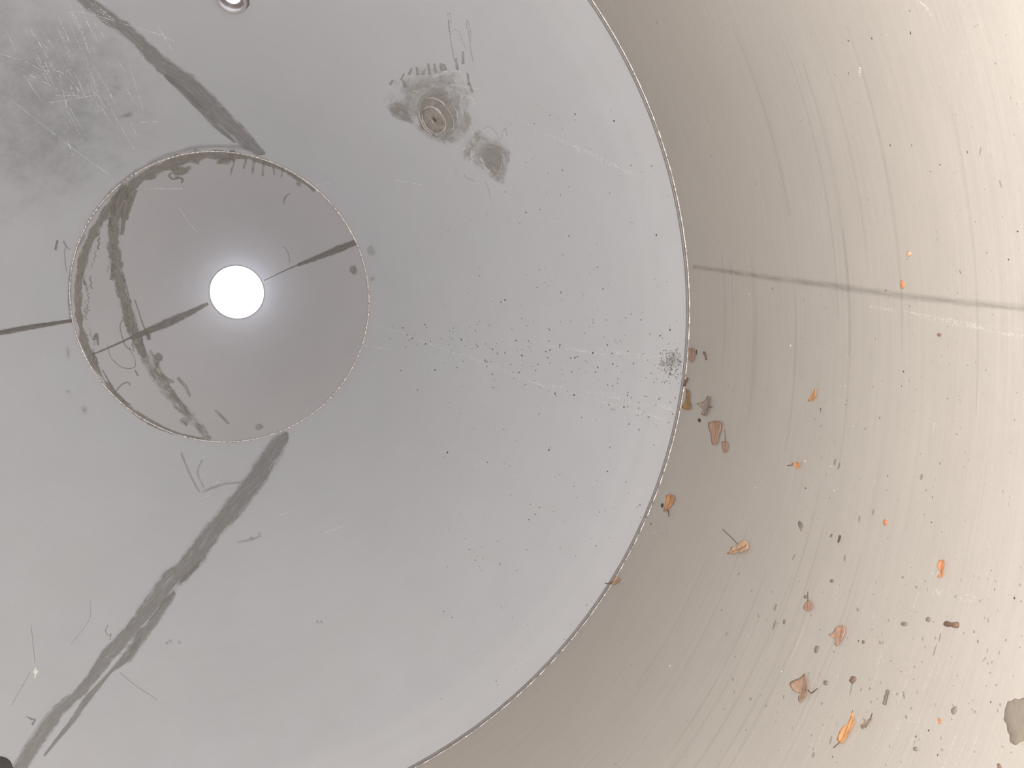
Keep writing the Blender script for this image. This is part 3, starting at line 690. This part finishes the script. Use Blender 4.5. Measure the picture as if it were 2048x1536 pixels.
def leaf(name, label, cat, poly, mat, stem=None, vein=None, curl=.35, group=None, lift=.0012, thick=.0004, vmat=None, crease=.0, stem_lift=.004):
    """A dry leaf: outline lying on the steel, edges curled up, blade of real thickness, with a midrib and a stalk."""
    P = catmull([(x, y, 0) for x, y in poly] + [(poly[0][0], poly[0][1], 0)], 2.5)[:-1]
    P = np.array([p[:2] for p in P]); c = P.mean(0); p0, n0, _ = hit(*c); u_ = pxm(p0)
    root = empty(name, p0); tag(root, label, cat, group)
    # long axis of the outline
    cov = np.cov((P - c).T); w_, V = np.linalg.eigh(cov); ax = V[:, 1]; sd = V[:, 0]; ws = math.sqrt(w_[0]) * 1.9 + 1e-6
    ph = random.uniform(0, 6); R = 5; n = len(P)
    def put(q, edge):
        p, nn, _ = hit(*q); s_ = ((q - c) @ sd) / ws; l_ = ((q - c) @ ax) / (math.sqrt(w_[1]) * 1.9 + 1e-6)
        h = lift + ws * u_ * curl * (s_ * s_ * (1.0 + .35 * math.sin(4 * l_ + ph)) + .22 * l_ * l_ + .10 * math.sin(7 * l_ + 2 * ph) * s_ + .06 * math.sin(9 * s_ + 5 * l_ + ph)) + crease * ws * u_ * abs(s_)
        return p + nn * max(h, .0004)
    v, f = [], []
    for k in range(1, R + 1):
        for q in P: v.append(put(c + (q - c) * k / R, k == R))
    v.append(put(c, False)); ci = len(v) - 1
    for i in range(n):
        j = (i + 1) % n; f.append((ci, j, i))
        for k in range(R - 1): f.append((k * n + i, k * n + j, (k + 1) * n + j, (k + 1) * n + i))
    nt = len(v); off = n0 * thick                   # second face and the edge between them
    v += [q + off for q in v]; f += [tuple(i + nt for i in q[::-1]) for q in f]
    b0 = (R - 1) * n
    f += [(b0 + i, b0 + (i + 1) % n, nt + b0 + (i + 1) % n, nt + b0 + i) for i in range(n)]
    me = mesh('blade', v, f); bm_ = bmesh.new(); bm_.from_mesh(me); bmesh.ops.recalc_face_normals(bm_, faces=bm_.faces[:]); bm_.to_mesh(me); bm_.free()
    bl = link('blade', me, [mat]); bl.parent = root; bl.matrix_parent_inverse = Matrix.Translation(-root.location)
    if vein:
        Q = [put(np.array(q[:2]), False) + n0 * thick * 1.2 for q in catmull([(x, y, 0) for x, y in vein], 3)]
        part('midrib', tube(Q, list(np.linspace(1.3, .5, len(Q)) * u_ * .7), 6), [vmat or M_vein], root)
    if stem:
        S_ = catmull([(x, y, 0) for x, y in stem], 3); Q = []
        for i, q in enumerate(S_):
            p, nn, _ = hit(q[0], q[1]); t = i / max(1, len(S_) - 1)
            Q.append(p + nn * (lift + .0006 + stem_lift * t))
        part('stalk', tube(Q, list(np.linspace(1.1, .75, len(Q)) * u_), 6), [M_stem], root)
    return root
def flake(name, label, cat, poly, mat, h=.9, group=None):
    """A small solid crumb: flat underside, domed irregular top."""
    P = np.array([p[:2] for p in catmull([(x, y, 0) for x, y in poly] + [(poly[0][0], poly[0][1], 0)], 2.0)[:-1]]); c = P.mean(0); n = len(P)
    half = np.sqrt(np.linalg.eigvalsh(np.cov((P - c).T))[0]) * 1.7
    v, f = [], []
    for k, hh in ((1.0, .0001), (.96, .45), (.7, .85), (.35, 1.0)):
        for q in P:
            x = c + (q - c) * k; p, nn, _ = hit(*x); v.append(p + nn * (.0001 + hh * h * half * pxm(p) * random.uniform(.85, 1.1) * (0 if k == 1.0 else 1)))
    p, nn, _ = hit(*c); v.append(p + nn * (h * half * pxm(p)))
    for k in range(3):
        for i in range(n): j = (i + 1) % n; f.append((k * n + i, k * n + j, (k + 1) * n + j, (k + 1) * n + i))
    for i in range(n): f.append((3 * n + i, 3 * n + (i + 1) % n, 4 * n))
    f.append(tuple(range(n))[::-1])
    me = mesh(name, v, f); bm_ = bmesh.new(); bm_.from_mesh(me); bmesh.ops.recalc_face_normals(bm_, faces=bm_.faces[:]); bm_.to_mesh(me); bm_.free()
    return tag(link(name, me, [mat]), label, cat, group)
def stick(name, label, cat, pts, rad, mat, lift=1.0, group=None):
    Q = catmull([(x, y, 0) for x, y in pts], 3); out = []; rr = []
    for i, q in enumerate(Q):
        p, nn, _ = hit(q[0], q[1]); u_ = pxm(p); out.append(p + nn * (rad * u_ * .9 * lift)); rr.append(rad * u_ * (1 + .18 * math.sin(i * 1.7)) * (.75 if i in (0, len(Q) - 1) else 1))
    me = mesh(name, *tube(out, rr, 7))
    return tag(link(name, me, [mat]), label, cat, group)
def oval(x, y, a, b, rot, k=10, jit=.15):
    return [(x + math.cos(rot) * a * math.cos(t) * r - math.sin(rot) * b * math.sin(t) * r, y + math.sin(rot) * a * math.cos(t) * r + math.cos(rot) * b * math.sin(t) * r) for t, r in ((2 * math.pi * i / k, random.uniform(1 - jit, 1 + jit)) for i in range(k))]
GL = 'dry leaves lying in the bottom of the tank'; GF = 'crumbs of bark and leaf on the round wall'
leaf('dry_leaf', 'small pinkish brown leaf lodged against the weld beside the dirt heap', 'leaf', [(1379, 697), (1385, 696), (1390, 700), (1391, 712), (1389, 721), (1384, 724), (1380, 718), (1379, 708)], L_pk, vein=[(1385, 699), (1385, 711), (1385, 722)], group=GL, curl=.25)
leaf('dry_leaf', 'glossy amber leaf stuck to the weld below the dirt heap', 'leaf', [(1374, 778), (1379, 781), (1382, 790), (1380, 800), (1384, 812), (1382, 819), (1375, 820), (1368, 815), (1371, 806), (1374, 795), (1374, 785)], L_am, vein=[(1378, 782), (1377, 800), (1376, 817)], group=GL, curl=.3)
leaf('dry_leaf', 'thin grey folded leaf just above the large flat brown leaf', 'leaf', [(1405, 808), (1412, 802), (1418, 792), (1422, 794), (1421, 810), (1418, 824), (1414, 832), (1407, 829), (1409, 819)], L_gr, stem=[(1421, 814), (1428, 815), (1432, 815)], vein=[(1419, 795), (1417, 812), (1412, 829)], group=GL, curl=.9)
leaf('dry_leaf', 'largest flat reddish brown leaf near the weld, wedge shaped', 'leaf', [(1422, 845), (1432, 842), (1444, 843), (1446, 853), (1441, 870), (1436, 887), (1427, 889), (1425, 872), (1421, 856)], L_pk, vein=[(1434, 844), (1433, 864), (1431, 886)], group=GL, curl=.18, crease=.1)
leaf('dry_leaf', 'little leaf on a thin stalk below the large flat brown leaf', 'leaf', [(1446, 885), (1452, 882), (1458, 889), (1456, 901), (1451, 907), (1447, 897)], L_pk, stem=[(1453, 884), (1455, 874), (1457, 860)], vein=[(1453, 884), (1452, 894), (1451, 904)], group=GL, curl=.4)
leaf('dry_leaf', 'slim bright orange leaf alone in the middle of the round wall', 'leaf', [(1634, 776), (1635, 788), (1632, 796), (1624, 803), (1620, 802), (1626, 789)], L_or, vein=[(1633, 779), (1629, 790), (1622, 801)], group=GL, curl=.5)
leaf('dry_leaf', 'small torn orange leaf with a pale tip, straight below the slim bright orange leaf', 'leaf', [(1590, 927), (1597, 924), (1604, 925), (1603, 931), (1599, 934), (1600, 939), (1596, 938), (1595, 932), (1590, 931)], L_or, stem=[(1591, 930), (1584, 932)], vein=[(1597, 926), (1598, 937)], group=GL, curl=.6)
leaf('dry_leaf', 'orange club shaped leaf close to the weld with a short beaded stalk', 'leaf', [(1336, 993), (1342, 989), (1349, 992), (1351, 1000), (1346, 1010), (1338, 1018), (1329, 1024), (1332, 1012), (1335, 1002)], L_or, stem=[(1337, 1020), (1341, 1027), (1345, 1036)], vein=[(1344, 992), (1341, 1006), (1331, 1022)], group=GL, curl=.3)
leaf('dry_leaf', 'peach coloured folded leaf with a long straight dark stalk pointing up', 'leaf', [(1457, 1108), (1463, 1102), (1470, 1094), (1475, 1096), (1480, 1090), (1487, 1084), (1495, 1083), (1500, 1089), (1499, 1098), (1492, 1105), (1482, 1107), (1472, 1107), (1462, 1110)], L_pe, stem=[(1480, 1091), (1474, 1078), (1467, 1064)], vein=[(1496, 1091), (1480, 1099), (1460, 1108)], group=GL, curl=.6, stem_lift=.014)
leaf('dry_leaf', 'small peach leaf lying across the weld at the edge of the cone', 'leaf', [(1229, 1162), (1236, 1155), (1242, 1157), (1238, 1164), (1231, 1169), (1224, 1170)], L_pe, stem=[(1228, 1165), (1221, 1168), (1213, 1167)], vein=[(1239, 1158), (1228, 1168)], group=GL, curl=.4)
leaf('dry_leaf', 'narrow glossy red orange rolled leaf farthest out on the round wall', 'leaf', [(1884, 1121), (1892, 1120), (1895, 1129), (1891, 1140), (1890, 1149), (1885, 1155), (1880, 1155), (1884, 1146), (1882, 1134)], L_rd, vein=[(1889, 1122), (1887, 1138), (1883, 1153)], group=GL, curl=1.0)
leaf('dry_leaf', 'rust coloured drop shaped leaf with a tapering stalk at its top', 'leaf', [(1619, 1201), (1622, 1202), (1627, 1206), (1629, 1214), (1624, 1222), (1617, 1223), (1611, 1218), (1614, 1209)], L_pk, stem=[(1619, 1204), (1621, 1196), (1625, 1186)], vein=[(1620, 1203), (1619, 1212), (1618, 1222)], group=GL, curl=.4)
leaf('dry_leaf', 'crumpled orange brown leaf with ragged edges between two pale streaks', 'leaf', [(1686, 1252), (1692, 1253), (1694, 1262), (1691, 1275), (1686, 1284), (1680, 1290), (1676, 1293), (1672, 1288), (1674, 1280), (1668, 1275), (1666, 1272), (1670, 1267), (1675, 1259), (1680, 1254)], L_pk, vein=[(1690, 1255), (1683, 1272), (1676, 1290)], group=GL, curl=.5)
leaf('dry_leaf', 'big crinkled brown leaf with a grey twig at its side', 'leaf', [(1609, 1350), (1615, 1349), (1617, 1360), (1619, 1376), (1621, 1386), (1617, 1392), (1609, 1399), (1604, 1407), (1601, 1404), (1600, 1394), (1603, 1388), (1596, 1386), (1592, 1384), (1589, 1372), (1594, 1362), (1603, 1357)], L_br, stem=[(1619, 1381), (1628, 1388), (1636, 1384), (1645, 1380)], vein=[(1613, 1352), (1609, 1376), (1604, 1402)], group=GL, curl=.4)
leaf('dry_leaf', 'largest bright orange leaf, long and narrow, at the bottom of the view', 'leaf', [(1707, 1425), (1711, 1431), (1710, 1441), (1714, 1444), (1710, 1455), (1701, 1472), (1690, 1485), (1684, 1488), (1679, 1481), (1683, 1468), (1689, 1458), (1697, 1449), (1703, 1438)], L_or, stem=[(1683, 1485), (1680, 1492), (1677, 1499)], vein=[(1707, 1432), (1698, 1455), (1684, 1485)], group=GL, curl=.45)
leaf('dry_leaf', 'small grey and rust leaf right of the largest bright orange leaf', 'leaf', [(1732, 1438), (1738, 1443), (1747, 1438), (1742, 1446), (1736, 1453), (1727, 1459), (1725, 1452), (1731, 1446)], L_gr, stem=[(1743, 1441), (1749, 1436), (1755, 1430)], vein=[(1743, 1442), (1728, 1456)], group=GL, curl=.5)
flake('seed_pod', 'smooth brown pod with a narrow waist lying crosswise', 'seed', [(1889, 1247), (1894, 1242), (1900, 1244), (1905, 1246), (1911, 1245), (1916, 1244), (1919, 1250), (1916, 1256), (1908, 1255), (1902, 1253), (1896, 1254), (1890, 1251)], plain('seed_brown', col(.17, .10, .07), .6, 0, .35, 200), .9)
stick('bark_twig', 'short dark bark twig along the weld above the amber leaf', 'twig', [(1377, 757), (1373, 764), (1370, 772)], 2.6, M_bark)
stick('bark_twig', 'short brown twig right of the pinkish leaf at the weld', 'twig', [(1409, 704), (1412, 711), (1414, 719)], 2.0, M_bark)
stick('bark_twig', 'thin black splinter touching the right of the pinkish leaf', 'twig', [(1394, 700), (1394, 709)], 1.2, M_dark)
stick('bark_twig', 'black sliver above the crumpled leaves, in the middle of the round wall', 'twig', [(1682, 1071), (1680, 1078), (1678, 1085)], 2.2, M_dark)
stick('bark_twig', 'stout grey stick at the bottom of the view, left of the brown patch', 'twig', [(1779, 1381), (1775, 1394), (1771, 1410)], 3.6, plain('grey_bark', col(.15, .13, .115), .85, 0, .4, 200))
M_orf = plain('orange_flake', col(.52, .22, .10), .7, 0, .4, 200)
M_brf = plain('brown_flake', col(.20, .13, .095), .8, 0, .4, 200)
for lab, poly, mat in (
    ('orange seed shaped chip just above the lengthwise seam', [(1803, 560), (1807, 563), (1810, 570), (1807, 577), (1803, 577), (1801, 568)], M_orf),
    ('pale orange chip highest on the round wall', [(1814, 503), (1821, 503), (1823, 509), (1818, 513), (1814, 510)], plain('peach_flake', col(.60, .36, .24), .7, 0, .4, 200)),
    ('orange chip with a dark tip up and right of the black sliver', [(1769, 1039), (1774, 1041), (1775, 1047), (1770, 1051), (1767, 1045)], M_orf),
    ('grey brown flake with a tail, left of the black sliver', [(1598, 1042), (1602, 1044), (1607, 1051), (1605, 1058), (1603, 1064), (1600, 1056), (1597, 1049)], M_greyf),
    ('tiny orange chip beside the grey oval flake near the brown patch', [(1876, 1437), (1880, 1436), (1884, 1444), (1879, 1448)], M_orf),
    ('red brown scrap at the bottom edge under the brown patch', [(1995, 1527), (2001, 1529), (2004, 1540), (1998, 1546)], M_brf),
    ('grey oval flake left of the brown patch', oval(1909, 1421, 5, 9, .3), M_greyf),
    ('grey flake left of and below the crumpled orange brown leaf', oval(1634, 1299, 4.5, 7.5, .3), M_greyf),
    ('speckled grey flake left of the seed pod, nearest the leaves', oval(1809, 1248, 7, 4.5, .3), M_greyf),
    ('speckled grey flake close to the left end of the seed pod', oval(1857, 1239, 5.5, 5, .2), M_greyf),
    ('grey flake with an orange corner above the largest bright orange leaf', oval(1706, 1360, 6, 7, .5), M_brf),
    ('round grey crumb right of the big crinkled brown leaf', oval(1652, 1366, 4.5, 5, 0), M_greyf),
    ('purplish crumb right of the crumpled orange brown leaf', oval(1727, 1284, 3, 3.5, 0), M_brf),
    ('small dark spot left of the orange club shaped leaf', oval(1325, 1011, 2.6, 4.2, 0), M_dark),  # dark domed spot close to the leaf
    ('dark brown crumb left of the large flat brown leaf', oval(1399, 841, 2.8, 4, -.4), M_dark),
    ('roundish grey crumb low and left of the brown patch', oval(1831, 1498, 4.5, 4.5, 0), M_greyf),
    ('grey crumb on the round wall left of the rust coloured drop shaped leaf', oval(1569, 1244, 2.6, 5, .1), M_greyf),
    ('grey crumb beside the stalk of the rust coloured leaf', oval(1612, 1194, 4, 4, 0), M_greyf),
    ('purple grey crumb above and right of the rust coloured leaf', oval(1664, 1162, 4, 3.6, 0), M_greyf),
    ('brown crumb under the right end of the lengthwise seam', oval(1879, 670, 4, 3.5, 0), M_brf)):
    flake('leaf_flake', lab, 'flake', poly, mat, .5, GF)
flake('brown_patch', 'large brown patch at the right edge of the view', 'mud', [(2009, 1430), (2010, 1418), (2013, 1411), (2016, 1403), (2023, 1402), (2030, 1397), (2038, 1399), (2050, 1396), (2075, 1405), (2085, 1440), (2070, 1480), (2048, 1482), (2040, 1485), (2032, 1490), (2025, 1487), (2020, 1482), (2019, 1470), (2015, 1462), (2013, 1448), (2008, 1440)], plain('brown_matte', col(.245, .21, .17), .9, 0, .35, 45), .05)  # low flat brown lump with an irregular outline
flake('white_fleck', 'white fleck on the cone left of the lower ground seam', 'fleck', [(70, 1333), (73, 1337), (74, 1341), (77, 1340), (75, 1347), (72, 1350), (71, 1356), (68, 1355), (69, 1348), (65, 1344), (68, 1341)], M_pale, .3)  # small near-white raised fleck
